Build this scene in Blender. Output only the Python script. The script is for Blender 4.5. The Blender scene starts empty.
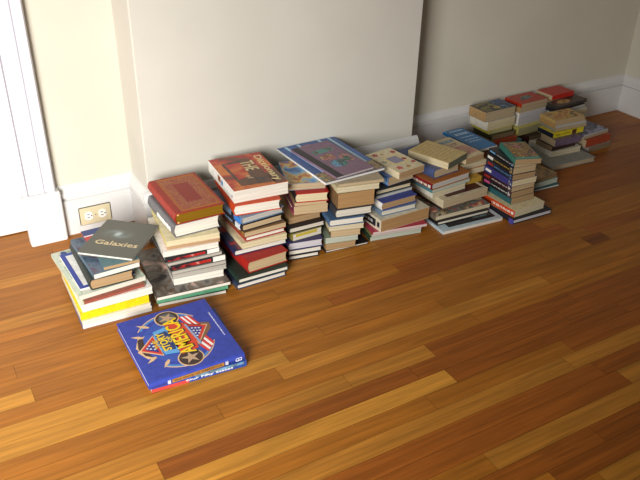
import bpy, bmesh, math, random
from mathutils import Vector, Matrix
random.seed(7)
S = bpy.context.scene
COL = S.collection

# ------------------------------------------------------------------ helpers
def srgb(h):
    if isinstance(h, str):
        h = h.lstrip('#'); c = [int(h[i:i+2], 16)/255 for i in (0, 2, 4)]
    else:
        c = list(h)
    return tuple(x/12.92 if x <= .04045 else ((x+.055)/1.055)**2.4 for x in c) + (1.0,)

PAL = dict(blue='3a5f9e', cream='dccfa6', yellow='d8c01a', white='e9e6de', green_red='8e4a3a', mint='c3cdb8', blue_frame='e4e4dc',
  darkgreen='27302b', bluegrey='5a6f80', teal_tan='4d7278', slate='6d6e66', seagreen='5c9c78', photo_dark='5b4a42', grey='98938a',
  greydk='77736c', black='1e1c1e', pinkw='d8a89a', paleyellow='d6c96a', greyspine='6b6a6c', red='982b1c', slateblue='353f56',
  deepgreen='22352c', red2='a3231b', indigo='2a2a50', crimson='a02a28', brownedge='7a5a3a', black2='25242a', bluegrey2='6f8298',
  orangered='c4431b', orangedict='b8481c', blackblue='1a1c26', purple='3a3560', olive='8f8440', tanc='a8875a', pinkdark='7c3050',
  red3='b3251f', darkspine='2a2022', mapblue='4f7fae', sage='8d9c88', darktan='6f5c44', steelblue='4a6687', darkgrey='3a3c42',
  brownpb='8a6a48', speckle='a8977a', blueart='3e68a6', mauve='84697c', darkgreen2='2c4434', olive2='7c7648', magenta='b23a50',
  tanwhite='d8cdb4', royal='3a4690', greyblue='7d8c9a', bluewhite='4a70b0', floral='d9cba8', palecover='b8cbd4', comicc='7a6a5c',
  darkbrown='3a2420', creampb='cfc2a2', maroon='4a1c20', whitec='d4cfc0', tealc='4f8088', orangebrown='a8642c', darkred='7c1c1e',
  faded_blue='47557e', oldtan='c9b078', grgrey='5f6450', mustard='c0962e', orangec='c47a2c', beige='d6c39c', bluecov='1f72b0',
  violet='4a4a9c', redspine='c8542a', tealdark='2c5a60', blackred='3a1c20', violetdark='3c3a78', navydark='23283c', tealgreen='3d7a6c',
  tealgrey='5c7f84', brick='a8482a', darkolive='35351f', limey='c2b84a', nightblue='262c44', redgloss='b0301e', redgloss2='b8281c',
  darkbrowngl='3c322e', greycov='8b8b84', purplegreen='6c5c70', yellowspine='d8c630', darknavy='1e2434', tanred='b08c58', comictan='b99a5e',
  greyw_c='908a82', rust='a2452a', lilac='76749c', fiftystates='2d4a98', americablue='3343a0', redblue='c23a3a', olivew='b9a63a',
  pink='c2507c', skyblue='6aa0cc', navy='24304e', plum='5a4058', umber='5c4632', char='35302e', mauve2='84697c', mapyellow='c9ad5a',
  deepblue='2f5a98', gold='c9a246', greyteal='64807e', orange='d07a34', lav='a6a4c0', teal='3f8c86', rose='c07a72', brown='6a4028')
PAGE = dict(white='e6e0d2', white2='dcd5c4', yellow='e6cf2a', green='a8c486', tan='b0916a', tan2='c6ad86', tan3='bda988', tan4='b08a5c', cream='dccda6',
  cream2='d5c8a8', gold='9a7420', greypg='b5aea2', greyw='c3c0b8', lavw='cfcbd0', greenw='bcc2b2', pinkw2='d4c2bc', darktanpg='8f7a5e',
  paleolive='c3b98a', mustard='b99236', brownpg='8e7050', black='3a3632')

_m = {}
def nmat(key, base, rough=.5, noise=.12, nscale=60, spec=.4, bump=0.0, coat=0.0):
    if key in _m: return _m[key]
    m = bpy.data.materials.new(key); m.use_nodes = True
    nt = m.node_tree; b = nt.nodes['Principled BSDF']
    c = srgb(base) if not isinstance(base, tuple) else base
    tc = nt.nodes.new('ShaderNodeTexCoord'); n = nt.nodes.new('ShaderNodeTexNoise'); n.inputs['Scale'].default_value = nscale
    n.inputs['Detail'].default_value = 4
    nt.links.new(tc.outputs['Object'], n.inputs['Vector'])
    r = nt.nodes.new('ShaderNodeValToRGB')
    r.color_ramp.elements[0].position = .3; r.color_ramp.elements[1].position = .7
    r.color_ramp.elements[0].color = tuple(x*(1-noise) for x in c[:3])+(1,)
    r.color_ramp.elements[1].color = tuple(min(1, x*(1+noise)) for x in c[:3])+(1,)
    nt.links.new(n.outputs['Fac'], r.inputs['Fac']); nt.links.new(r.outputs['Color'], b.inputs['Base Color'])
    b.inputs['Roughness'].default_value = rough; b.inputs['Specular IOR Level'].default_value = spec
    if coat: b.inputs['Coat Weight'].default_value = coat; b.inputs['Coat Roughness'].default_value = .15
    if bump:
        bp = nt.nodes.new('ShaderNodeBump'); bp.inputs['Strength'].default_value = bump; bp.inputs['Distance'].default_value = .001
        nt.links.new(n.outputs['Fac'], bp.inputs['Height']); nt.links.new(bp.outputs['Normal'], b.inputs['Normal'])
    _m[key] = m; return m

def cover_mat(k, hard): return nmat('cover_'+k+('_cloth' if hard else '_card'), PAL[k], .5 if hard else .36, .14, 70, .4)
def page_mat(k):
    key = 'pages_'+k
    if key in _m: return _m[key]
    m = bpy.data.materials.new(key); m.use_nodes = True
    nt = m.node_tree; b = nt.nodes['Principled BSDF']
    tc = nt.nodes.new('ShaderNodeTexCoord'); mp = nt.nodes.new('ShaderNodeMapping'); mp.inputs['Scale'].default_value = (6, 6, 900)
    n = nt.nodes.new('ShaderNodeTexNoise'); n.inputs['Scale'].default_value = 1; n.inputs['Detail'].default_value = 2
    nt.links.new(tc.outputs['Object'], mp.inputs['Vector']); nt.links.new(mp.outputs['Vector'], n.inputs['Vector'])
    r = nt.nodes.new('ShaderNodeValToRGB'); c = srgb(PAGE[k])
    r.color_ramp.elements[0].position = .25; r.color_ramp.elements[1].position = .7
    r.color_ramp.elements[0].color = tuple(x*.62 for x in c[:3])+(1,); r.color_ramp.elements[1].color = c
    nt.links.new(n.outputs['Fac'], r.inputs['Fac']); nt.links.new(r.outputs['Color'], b.inputs['Base Color'])
    b.inputs['Roughness'].default_value = .8 if k != 'gold' else .38
    if k == 'gold': b.inputs['Metallic'].default_value = .35
    b.inputs['Specular IOR Level'].default_value = .15
    bp = nt.nodes.new('ShaderNodeBump'); bp.inputs['Strength'].default_value = .25; bp.inputs['Distance'].default_value = .0006
    nt.links.new(n.outputs['Fac'], bp.inputs['Height']); nt.links.new(bp.outputs['Normal'], b.inputs['Normal'])
    _m[key] = m; return m
def art_mat(cols, scale=18, seed=0, stretch=(1, 1, 1)):
    key = 'art_'+'_'.join(cols)+str(scale)+str(seed)
    if key in _m: return _m[key]
    m = bpy.data.materials.new('printed_art_'+'_'.join(cols)); m.use_nodes = True
    nt = m.node_tree; b = nt.nodes['Principled BSDF']
    tc = nt.nodes.new('ShaderNodeTexCoord'); mp = nt.nodes.new('ShaderNodeMapping')
    mp.inputs['Location'].default_value = (seed*3.7, seed*1.3, 0); mp.inputs['Scale'].default_value = stretch
    n = nt.nodes.new('ShaderNodeTexNoise'); n.inputs['Scale'].default_value = scale; n.inputs['Detail'].default_value = 3; n.inputs['Distortion'].default_value = .6
    nt.links.new(tc.outputs['Object'], mp.inputs['Vector']); nt.links.new(mp.outputs['Vector'], n.inputs['Vector'])
    r = nt.nodes.new('ShaderNodeValToRGB'); e = r.color_ramp.elements
    k = len(cols)
    e[0].position = .34; e[0].color = srgb(PAL[cols[0]])
    e[1].position = .66; e[1].color = srgb(PAL[cols[-1]])
    for i in range(1, k-1):
        q = e.new(.34+.32*i/(k-1)); q.color = srgb(PAL[cols[i]])
    nt.links.new(n.outputs['Fac'], r.inputs['Fac']); nt.links.new(r.outputs['Color'], b.inputs['Base Color'])
    b.inputs['Roughness'].default_value = .35
    _m[key] = m; return m
def ink(h): return nmat('ink_'+h, h, .4, .05, 200, .3)

def link(name, bm, m, parent=None, loc=(0, 0, 0)):
    me = bpy.data.meshes.new(name); bmesh.ops.recalc_face_normals(bm, faces=bm.faces[:])
    bm.to_mesh(me); bm.free()
    if m: me.materials.append(m)
    o = bpy.data.objects.new(name, me); COL.objects.link(o); o.location = loc
    if parent: o.parent = parent
    return o
def box(bm, x0, x1, y0, y1, z0, z1, M=None):
    vs = [bm.verts.new((x, y, z)) for z in (z0, z1) for x, y in ((x0, y0), (x1, y0), (x1, y1), (x0, y1))]
    if M:
        for v in vs: v.co = M @ v.co
    for f in ((0, 3, 2, 1), (4, 5, 6, 7), (0, 1, 5, 4), (1, 2, 6, 5), (2, 3, 7, 6), (3, 0, 4, 7)):
        bm.faces.new([vs[i] for i in f])
    return vs
def bev(bm, w, seg=1):
    bmesh.ops.bevel(bm, geom=bm.edges[:], offset=w, segments=seg, affect='EDGES', clamp_overlap=True)
def prism(bm, prof, y0, y1, M=None):
    """extrude a closed (x,z) profile along y"""
    a = [bm.verts.new((x, y0, z)) for x, z in prof]; b = [bm.verts.new((x, y1, z)) for x, z in prof]
    if M:
        for v in a+b: v.co = M @ v.co
    n = len(prof); bm.faces.new(a); bm.faces.new(b[::-1])
    for i in range(n): bm.faces.new((a[i], b[i], b[(i+1) % n], a[(i+1) % n]))
def plate(bm, pts, z0, z1):
    """extrude a closed (x,y) outline in z"""
    a = [bm.verts.new((x, y, z0)) for x, y in pts]; b = [bm.verts.new((x, y, z1)) for x, y in pts]
    n = len(pts); bm.faces.new(a[::-1]); bm.faces.new(b)
    for i in range(n): bm.faces.new((a[i], a[(i+1) % n], b[(i+1) % n], b[i]))
def ring(bm, cx, cy, r0, r1, z0, z1, n=36, a0=0, a1=2*math.pi, sx=1, sy=1):
    full = abs(a1-a0-2*math.pi) < 1e-6
    k = n if full else n+1
    V = []
    for i in range(k):
        a = a0+(a1-a0)*i/n; c, s = math.cos(a)*sx, math.sin(a)*sy
        V.append([bm.verts.new((cx+r*c, cy+r*s, z)) for r, z in ((r0, z0), (r1, z0), (r1, z1), (r0, z1))])
    for i in range(n):
        A, B = V[i], V[(i+1) % k]
        for j in range(4): bm.faces.new((A[j], B[j], B[(j+1) % 4], A[(j+1) % 4]))
    if not full:
        bm.faces.new(V[0]); bm.faces.new(V[-1][::-1])
def disc_pts(cx, cy, r, n=32, sx=1, sy=1): return [(cx+r*sx*math.cos(2*math.pi*i/n), cy+r*sy*math.sin(2*math.pi*i/n)) for i in range(n)]
def star_pts(cx, cy, r, rot=math.pi/2, q=.4):
    return [(cx+(r if i % 2 == 0 else r*q)*math.cos(rot+i*math.pi/5), cy+(r if i % 2 == 0 else r*q)*math.sin(rot+i*math.pi/5)) for i in range(10)]
def text(name, s, width, height, centre, rot, m, parent, depth=.0003, upright=None, shear=0.0, bold=.012):
    """lettering as a mesh: fitted to width x height, centred, then turned by rot (Euler) about its centre"""
    cu = bpy.data.curves.new(name, 'FONT'); cu.body = s; cu.align_x = 'CENTER'; cu.align_y = 'CENTER'; cu.extrude = .01; cu.shear = shear; cu.offset = bold
    cu.resolution_u = 3
    t = bpy.data.objects.new(name, cu); COL.objects.link(t)
    dg = bpy.context.evaluated_depsgraph_get(); me = bpy.data.meshes.new_from_object(t.evaluated_get(dg))
    bpy.data.objects.remove(t); bpy.data.curves.remove(cu)
    xs = [v.co.x for v in me.vertices]; ys = [v.co.y for v in me.vertices]; zs = [v.co.z for v in me.vertices]
    cx, cy = (min(xs)+max(xs))/2, (min(ys)+max(ys))/2; kx, ky = width/(max(xs)-min(xs)), height/(max(ys)-min(ys)); kz = depth/(max(zs)-min(zs))
    R = rot if isinstance(rot, Matrix) else Matrix.Rotation(rot, 4, 'Z')
    for v in me.vertices:
        v.co = (R @ Vector(((v.co.x-cx)*kx, (v.co.y-cy)*ky, (v.co.z-min(zs))*kz))) + Vector(centre)
    me.name = name; me.materials.append(m)
    o = bpy.data.objects.new(name, me); COL.objects.link(o); o.parent = parent
    return o

# ------------------------------------------------------------------ camera
F_PX = 735.1
cam = bpy.data.cameras.new('camera'); cam.sensor_width = 36; cam.lens = 36*F_PX/640; cam.clip_start = .05
co = bpy.data.objects.new('camera', cam); COL.objects.link(co); S.camera = co
yaw, pit, rol = [math.radians(a) for a in (30.318, 30.174, -1.19)]
f = Vector((math.sin(yaw)*math.cos(pit), math.cos(yaw)*math.cos(pit), -math.sin(pit)))
r = f.cross(Vector((0, 0, 1))).normalized(); d = f.cross(r)
c_, s_ = math.cos(rol), math.sin(rol)
R0, D0 = c_*r+s_*d, -s_*r+c_*d
M = Matrix((R0, -D0, -f)).transposed().to_4x4(); M.translation = (0, 0, 1.34)
co.matrix_world = M

# ------------------------------------------------------------------ the room
def structure(name, bm, m, parent=None):
    o = link(name, bm, m, parent)
    if not parent: o['kind'] = 'structure'
    return o
wall_m = nmat('plaster_cream', 'cdc7b7', .75, .035, 3.5, .25, .15)
breast_m = nmat('plaster_offwhite', 'cbc7bc', .75, .035, 3.5, .25, .15)
trim_m = nmat('trim_gloss_white', 'd6d5d3', .38, .02, 6, .4)
casing_m = nmat('casing_white', 'd3d2da', .38, .02, 6, .4)
YW, YB, XB0, XB1, XR = 2.462, 2.274, .635, 1.764, 3.262
H = 2.7
bm = bmesh.new(); box(bm, .30, XB0, YW, YW+.12, 0, H); structure('wall_back_left', bm, wall_m)
bm = bmesh.new(); box(bm, -.62, .30, YW, YW+.12, 2.15, H); structure('wall_over_door', bm, wall_m)
bm = bmesh.new(); box(bm, -3.2, -.62, YW, YW+.12, 0, H); structure('wall_far_left', bm, wall_m)
bm = bmesh.new(); box(bm, XB1, XR, YW, YW+.12, 0, H); structure('wall_back_right', bm, wall_m)
bm = bmesh.new(); box(bm, XB0, XB1, YB, YW+.12, 0, H); bev(bm, .006, 2); structure('wall_chimney', bm, breast_m)
bm = bmesh.new(); box(bm, XR, XR+.12, -3.2, YW+.12, 0, H); structure('wall_right', bm, wall_m)
# door leaf set back in the opening
bm = bmesh.new(); box(bm, -.62, .30, 2.545, 2.59, .004, 2.15)
structure('door_1', bm, trim_m)
bm = bmesh.new(); box(bm, .262, .299, 2.45, 2.544, .0, 2.15); structure('trim_1', bm, trim_m)
# baseboards: profile in (out, z)
BP = [(0, 0), (.018, 0), (.018, .134), (.008, .138), (.008, .145), (.022, .150), (.022, .164), (.017, .170), (.013, .178), (.006, .186), (0, .19)]
def baseboard(name, p0, p1, out):
    """board from p0 to p1 standing out along `out`"""
    bm = bmesh.new()
    p0, p1, out = Vector(p0), Vector(p1), Vector(out)
    A = [bm.verts.new((p0.x+out.x*o, p0.y+out.y*o, z)) for o, z in BP]; B = [bm.verts.new((p1.x+out.x*o, p1.y+out.y*o, z)) for o, z in BP]
    bm.faces.new(A); bm.faces.new(B[::-1]); n = len(BP)
    for i in range(n): bm.faces.new((A[i], B[i], B[(i+1) % n], A[(i+1) % n]))
    structure(name, bm, trim_m)
baseboard('baseboard_back_left', (.36, YW), (XB0, YW), (0, -1))
baseboard('baseboard_chimney_left', (XB0, YW), (XB0, YB-.0005), (-1, 0))
baseboard('baseboard_chimney', (XB0-.021, YB), (XB1+.021, YB), (0, -1))
baseboard('baseboard_chimney_right', (XB1, YB-.0005), (XB1, YW), (1, 0))
baseboard('baseboard_back_right', (XB1, YW), (XR, YW), (0, -1))
baseboard('baseboard_right', (XR, YW), (XR, -3.2), (-1, 0))
# door casing: fluted board above a plinth block
bm = bmesh.new()
prof = [(.247, YW), (.247, 2.432), (.262, 2.426), (.268, 2.436), (.274, 2.436), (.279, 2.430), (.318, 2.430), (.323, 2.436), (.329, 2.436), (.334, 2.424), (.352, 2.424), (.358, 2.434), (.358, YW)]
a = [bm.verts.new((x, y, .19)) for x, y in prof]; b = [bm.verts.new((x, y, 2.2)) for x, y in prof]
bm.faces.new(a[::-1]); bm.faces.new(b)
for i in range(len(prof)): bm.faces.new((a[i], a[(i+1) % len(prof)], b[(i+1) % len(prof)], b[i]))
structure('trim_2', bm, casing_m)
bm = bmesh.new(); box(bm, .243, .368, 2.416, YW, 0, .192); bev(bm, .003, 2); structure('trim_3', bm, trim_m)

# floor: strip planks, one mesh, each plank its own tone of wood
PW, PH = .0586, .907
TONE = dict(l=srgb('bc8130'), n=srgb('b0742a'), m=srgb('a4651f'), r=srgb('95531b'), d=srgb('804618'))
ROWS = {13: [(-.6,), (.5, 'm'), (1.3, 'm')], 12: [(-.6,), (.093, 'l'), (1.0, 'm')], 11: [(-.5,), (.6, 'm'), (1.4, 'm')], 10: [(-.7,), (.252, 'l'), (.9, 'm'), (1.8, 'm'), (2.02, 'm'), (2.12, 'd')],
 9: [(-.6,), (.75, 'l'), (1.3, 'm')], 8: [(-.4,), (.7, 'm'), (1.7, 'n')], 7: [(-.5,), (.5, 'm'), (1.35, 'm')], 6: [(-.4,), (.85, 'n'), (1.13, 'n'), (1.7, 'r')],
 5: [(-.3,), (.30, 'n'), (1.03, 'r'), (1.6, 'r')], 4: [(-.5,), (1.113, 'l'), (1.8, 'r')], 3: [(-.5,), (1.0, 'm'), (1.5, 'm'), (2.0, 'r')], 2: [(0,), (1.443, 'n'), (1.85, 'n')],
 1: [(0,), (.55, 'n'), (1.5, 'r'), (2.1, 'r')], 0: [(0,), (.7, 'm'), (1.535, 'r'), (1.9, 'n')], -1: [(0,), (1.0, 'm'), (1.9, 'n')], -2: [(0,), (1.3, 'r'), (2.0, 'r')], -3: [(0,), (1.1, 'm'), (2.0, 'r')], -4: [(0,), (1.2, 'm'), (2.1, 'n')]}
bm = bmesh.new(); cl = bm.loops.layers.float_color.new('plank_tone')
rp = random.Random(11)
for row in range(-72, 30):
    y0, y1 = PH+row*PW, PH+(row+1)*PW
    if row == 29: y1 = 2.60
    x, k = -3.2, 0
    spec = ROWS.get(row)
    ends = []
    if spec:
        x = spec[0][0]; ends = [(e, t) for e, t in spec[1:]]
        first = [(x, rp.choice('mn'))]
    else:
        first = []
    segs = []; xx = -3.2
    if spec:
        while xx < spec[0][0]-1e-6:
            e = min(spec[0][0], xx+rp.uniform(.5, 1.3)); segs.append((xx, e, rp.choice('mmn'))); xx = e
        for e, t in ends: segs.append((xx, e, t)); xx = e
    while xx < XR+.05:
        e = xx+rp.uniform(.45, 1.25)
        pool = 'mmmmnm' if xx < 1.0 else 'mrrmrrm'
        segs.append((xx, min(e, XR+.06), rp.choice(pool))); xx = e
    for (a, b, t) in segs:
        g = .0004
        vs = [bm.verts.new((u, v, 0)) for u, v in ((a+g, y0+g), (b-g, y0+g), (b-g, y1-g), (a+g, y1-g))]
        fc = bm.faces.new(vs); c = TONE[t]; j = rp.uniform(.93, 1.07)
        col = tuple(min(1, q*j) for q in c[:3])+(rp.random(),)
        for l in fc.loops: l[cl] = col
vs = [bm.verts.new(p) for p in ((-3.2, -3.4, -.003), (XR+.1, -3.4, -.003), (XR+.1, 2.60, -.003), (-3.2, 2.60, -.003))]
fc = bm.faces.new(vs)
for l in fc.loops: l[cl] = (.02, .01, .005, 1)
fm = bpy.data.materials.new('oak_strip_floor'); fm.use_nodes = True; nt = fm.node_tree; b = nt.nodes['Principled BSDF']
at = nt.nodes.new('ShaderNodeVertexColor'); at.layer_name = 'plank_tone'
tc = nt.nodes.new('ShaderNodeTexCoord'); cmb = nt.nodes.new('ShaderNodeCombineXYZ'); mul = nt.nodes.new('ShaderNodeMath'); mul.operation = 'MULTIPLY'; mul.inputs[1].default_value = 37
nt.links.new(at.outputs['Alpha'], mul.inputs[0]); nt.links.new(mul.outputs[0], cmb.inputs['Z']); nt.links.new(mul.outputs[0], cmb.inputs['X'])
add = nt.nodes.new('ShaderNodeVectorMath'); add.operation = 'ADD'
nt.links.new(tc.outputs['Object'], add.inputs[0]); nt.links.new(cmb.outputs[0], add.inputs[1])
def grain(sx, sy, scale, detail, lo, hi, dist=0.3):
    mp = nt.nodes.new('ShaderNodeMapping'); mp.inputs['Scale'].default_value = (sx, sy, 1)
    n = nt.nodes.new('ShaderNodeTexNoise'); n.inputs['Scale'].default_value = scale; n.inputs['Detail'].default_value = detail; n.inputs['Distortion'].default_value = dist
    nt.links.new(add.outputs[0], mp.inputs['Vector']); nt.links.new(mp.outputs[0], n.inputs['Vector'])
    mr = nt.nodes.new('ShaderNodeMapRange'); mr.inputs['From Min'].default_value = .3; mr.inputs['From Max'].default_value = .7
    mr.inputs['To Min'].default_value = lo; mr.inputs['To Max'].default_value = hi
    nt.links.new(n.outputs['Fac'], mr.inputs['Value']); return mr.outputs[0], n
g1, n1 = grain(3, 90, 1.0, 5, .80, 1.16)
g2, n2 = grain(10, 420, 1.0, 2, .90, 1.08)
g3, n3 = grain(2.2, 26, 1.0, 3, .82, 1.16, 1.2)
def mulv(a, s):
    n = nt.nodes.new('ShaderNodeVectorMath'); n.operation = 'SCALE'
    nt.links.new(a, n.inputs[0]); nt.links.new(s, n.inputs['Scale']); return n.outputs[0]
col = mulv(mulv(mulv(at.outputs['Color'], g1), g2), g3)
nt.links.new(col, b.inputs['Base Color'])
b.inputs['Roughness'].default_value = .4; b.inputs['Specular IOR Level'].default_value = .24
bp = nt.nodes.new('ShaderNodeBump'); bp.inputs['Strength'].default_value = .08; bp.inputs['Distance'].default_value = .001
nt.links.new(n2.outputs['Fac'], bp.inputs['Height']); nt.links.new(bp.outputs['Normal'], b.inputs['Normal'])
structure('floor', bm, fm)

# outlet plate on the left baseboard
def thing(name, label, cat, loc, rz=0.0, group=None):
    o = bpy.data.objects.new(name, None); COL.objects.link(o); o.empty_display_size = .02
    o.location = loc; o.rotation_euler = (0, 0, rz); o['label'] = label; o['category'] = cat
    if group: o['group'] = group
    return o
ou = thing('power_outlet', 'beige duplex power outlet plate on the white baseboard beside the door casing', 'outlet', (.4795, 2.4435, .064))
bm = bmesh.new(); box(bm, -.0575, .0575, -.005, 0, -.036, .036); bev(bm, .003, 2); link('cover_plate', bm, nmat('beige_plastic', 'd0c4a2', .4, .03, 20), ou)
for sx in (-.0245, .0245):
    bm = bmesh.new(); ptsr = [(sx+.0165*max(-.82, min(.82, math.cos(2*math.pi*i/28))), -.005, .0165*math.sin(2*math.pi*i/28)) for i in range(28)]
    A = [bm.verts.new(p) for p in ptsr]; B = [bm.verts.new((p[0], -.0075, p[2])) for p in ptsr]
    bm.faces.new(A); bm.faces.new(B[::-1])
    for i in range(28): bm.faces.new((A[i], B[i], B[(i+1) % 28], A[(i+1) % 28]))
    rc = link('receptacle', bm, nmat('white_plastic', 'efece4', .35, .02, 20), ou)
    bm = bmesh.new()
    for dz in (-.0062, .0062): box(bm, sx-.0065, sx+.003, -.0078, -.007, dz-.0014, dz+.0014)
    box(bm, sx+.007, sx+.0115, -.0078, -.007, -.0025, .0025)
    link('slot', bm, nmat('slot_dark', '1a1816', .6, .05), rc)
bm = bmesh.new(); box(bm, -.003, .003, -.0062, -.0045, -.003, .003); bev(bm, .001); link('screw', bm, nmat('screw_steel', '9a968c', .35, .05), ou)

# ------------------------------------------------------------------ books
def book_parts(root, L, dd, t, spine, hard, cover, page, opts):
    """w across from spine to fore edge, h along the spine; generic frame has the spine at -x"""
    if spine == 'L': w, h, MM = L, dd, Matrix.Identity(4)
    else: w, h, MM = dd, L, Matrix(((0, 1, 0, 0), (1, 0, 0, 0), (0, 0, 1, 0), (0, 0, 0, 1)))
    cm = cover_mat(cover, hard); sm = cover_mat(opts.get('spinec', cover), hard); pm = page_mat(page)
    cb = min(.0028, t*.18) if hard else min(.0006, t*.12)
    ov = min(.0035, t*.25) if hard else .0004
    x0, x1, y0, y1 = -w/2, w/2, -h/2, h/2
    st = cb*1.2
    bulge = min(.006, t*.16) if hard and t > .016 else 0.0
    # front (top) and back boards; soft covers bow a hair at the fore edge
    for nm, za, zb in (('front_cover', t-cb, t), ('back_cover', 0, cb)):
        bm = bmesh.new(); box(bm, x0+(.002 if hard and t > .012 else 0), x1, y0, y1, za, zb)
        if hard: bev(bm, cb*.3)
        bm.transform(MM); o = link(nm, bm, cm, root)
        if nm == 'front_cover' and 'topc' in opts: o.data.materials[0] = cover_mat(opts['topc'], hard)
    # spine: slightly rounded strip
    bm = bmesh.new(); n = 8
    za, zb = cb*.6, t-cb*.6
    pr = []
    for i in range(n+1):
        q = i/n; pr.append((x0-bulge*math.sin(math.pi*q), za+(zb-za)*q))
    for i in range(n, -1, -1):
        q = i/n; pr.append((x0+st-bulge*math.sin(math.pi*q), za+(zb-za)*q))
    prism(bm, pr, y0+(cb*.2), y1-(cb*.2)); bm.transform(MM); so = link('spine', bm, sm, root)
    # page block: fore edge slightly hollow on bound books
    bm = bmesh.new(); za, zb = cb*1.02, t-cb*1.02; pr = []
    hol = min(.004, t*.1) if hard else min(.0012, t*.05)
    for i in range(n+1):
        q = i/n; pr.append((x1-ov-hol*math.sin(math.pi*q), za+(zb-za)*q))
    for i in range(n, -1, -1):
        q = i/n; pr.append((x0+st*1.05-bulge*math.sin(math.pi*q), za+(zb-za)*q))
    prism(bm, pr, y0+ov, y1-ov); bm.transform(MM); link('page_block', bm, pm, root)
    return dict(w=w, h=h, M=MM, t=t, x0=x0, bulge=bulge, so=so)

def spine_marks(P, root, kind, L, dd):
    """printing on the spine: built in the generic frame just proud of the spine"""
    x = P['x0']-P['bulge']*.55-.0004; t = P['t']; h = P['h']; MM = P['M']
    rr = random.Random(hash(kind) % 1000 if False else len(kind)*31+int(h*1e4))
    def strip(name, y0, y1, z0, z1, m, xo=0.0):
        bm = bmesh.new(); box(bm, x-xo-.0004 if P['bulge'] == 0 else x-xo-P['bulge']*.5, P['x0']+.0004, y0, y1, z0, z1); bm.transform(MM)
        return link(name, bm, m, P['so'])
    def letters(y0, y1, z0, z1, m, name='spine_lettering'):
        bm = bmesh.new(); y = y0
        while y < y1:
            wd = rr.uniform(.002, .0045); box(bm, x-.0006-P['bulge']*.5, P['x0']+.0002, y, min(y1, y+wd), z0+(z1-z0)*rr.uniform(0, .15), z1-(z1-z0)*rr.uniform(0, .15)); y += wd+rr.choice((.0015, .0015, .005))
        bm.transform(MM); return link(name, bm, m, P['so'])
    if kind == 'spinered':
        # spine faces the room; generic y runs away along +x of the book
        strip('spine_art', -h*.46, h*.22, t*.3, t*.78, art_mat(['black', 'crimson', 'red3', 'rose'], 40, len(root.name)), .0001)
        strip('shelf_label', h*.26, h*.48, t*.1, t*.94, ink('e4e0d6'), .0003)
    elif kind == 'spinetext': letters(-h*.40, h*.1, t*.30, t*.66, ink('e8e4dc'))
    elif kind == 'spinelabel':
        strip('shelf_label', -h*.44, -h*.30, t*.12, t*.88, ink('d9dce0'), .0003); letters(-h*.2, h*.3, t*.35, t*.6, ink('7fa0b8'))
    elif kind == 'spinebands':
        strip('spine_band', -h*.48, -h*.30, t*.08, t*.92, ink('3f7fd0'), .0001); strip('spine_band', -h*.28, -h*.22, t*.08, t*.92, ink('20222a'), .0001)
    elif kind == 'spineblob': strip('spine_art', -h*.47, -h*.25, t*.08, t*.92, art_mat(['orange', 'brown', 'gold'], 60), .0001)
    elif kind == 'spinepink':
        strip('spine_band', -h*.48, h*.48, t*.04, t*.22, ink('c8407a'), .0001); letters(-h*.35, h*.3, t*.45, t*.7, ink('d8c8a0'))
    elif kind == 'spinedark':
        strip('spine_band', -h*.36, h*.48, t*.18, t*.8, ink('2c2c32'), .0001); letters(-h*.28, h*.3, t*.36, t*.62, ink('d8d4c8')); strip('shelf_mark', -h*.46, -h*.40, t*.3, t*.7, ink('26283a'), .0002)
    elif kind == 'spinered2': letters(-h*.38, h*.15, t*.3, t*.68, ink('e6d8c8')); strip('spine_mark', -h*.47, -h*.41, t*.3, t*.7, ink('e0dcd4'), .0002)
    elif kind == 'spinepatch': strip('spine_art', -h*.48, -h*.30, t*.1, t*.9, art_mat(['whitec', 'skyblue', 'deepblue'], 50), .0002)
    elif kind.startswith('spineart'):
        cs = kind.split(':')[1].split(',')
        letters(-h*.36, h*.2, t*.40, t*.62, nmat('spine_ink_'+cs[0], tuple(q*.6 for q in srgb(PAL[cs[0]])[:3])+(1,), .45, .05, 200)); strip('spine_art', -h*.47, -h*.39, t*.12, t*.88, art_mat([cs[1], 'black2', cs[0]], 90, len(cs[0])), .0002); strip('spine_band', h*.24, h*.44, t*.3, t*.7, ink(PAL[cs[1]]), .0001)
    elif kind == 'spinebrown': strip('spine_label', h*.12, h*.26, t*.05, t*.95, ink('5c3a28'), .0002); letters(-h*.4, h*.06, t*.4, t*.62, ink('8a7a20'))
    elif kind == 'spinecorner': strip('spine_mark', -h*.5, -h*.36, 0, t, ink('4a4a9c'), .0002)
    elif kind == 'spinefifty':
        strip('spine_art', -h*.5, -h*.12, t*.05, t*.55, ink('d2463c'), .0001); strip('spine_art', -h*.05, h*.47, t*.55, t*.95, art_mat(['fiftystates', 'greyteal', 'skyblue'], 45), .0001)

def on_top(name, pts, z, m, parent, th=.0004):
    bm = bmesh.new(); plate(bm, pts, z, z+th); return link(name, bm, m, parent)
def rect(x0, x1, y0, y1): return [(x0, y0), (x1, y0), (x1, y1), (x0, y1)]

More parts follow.
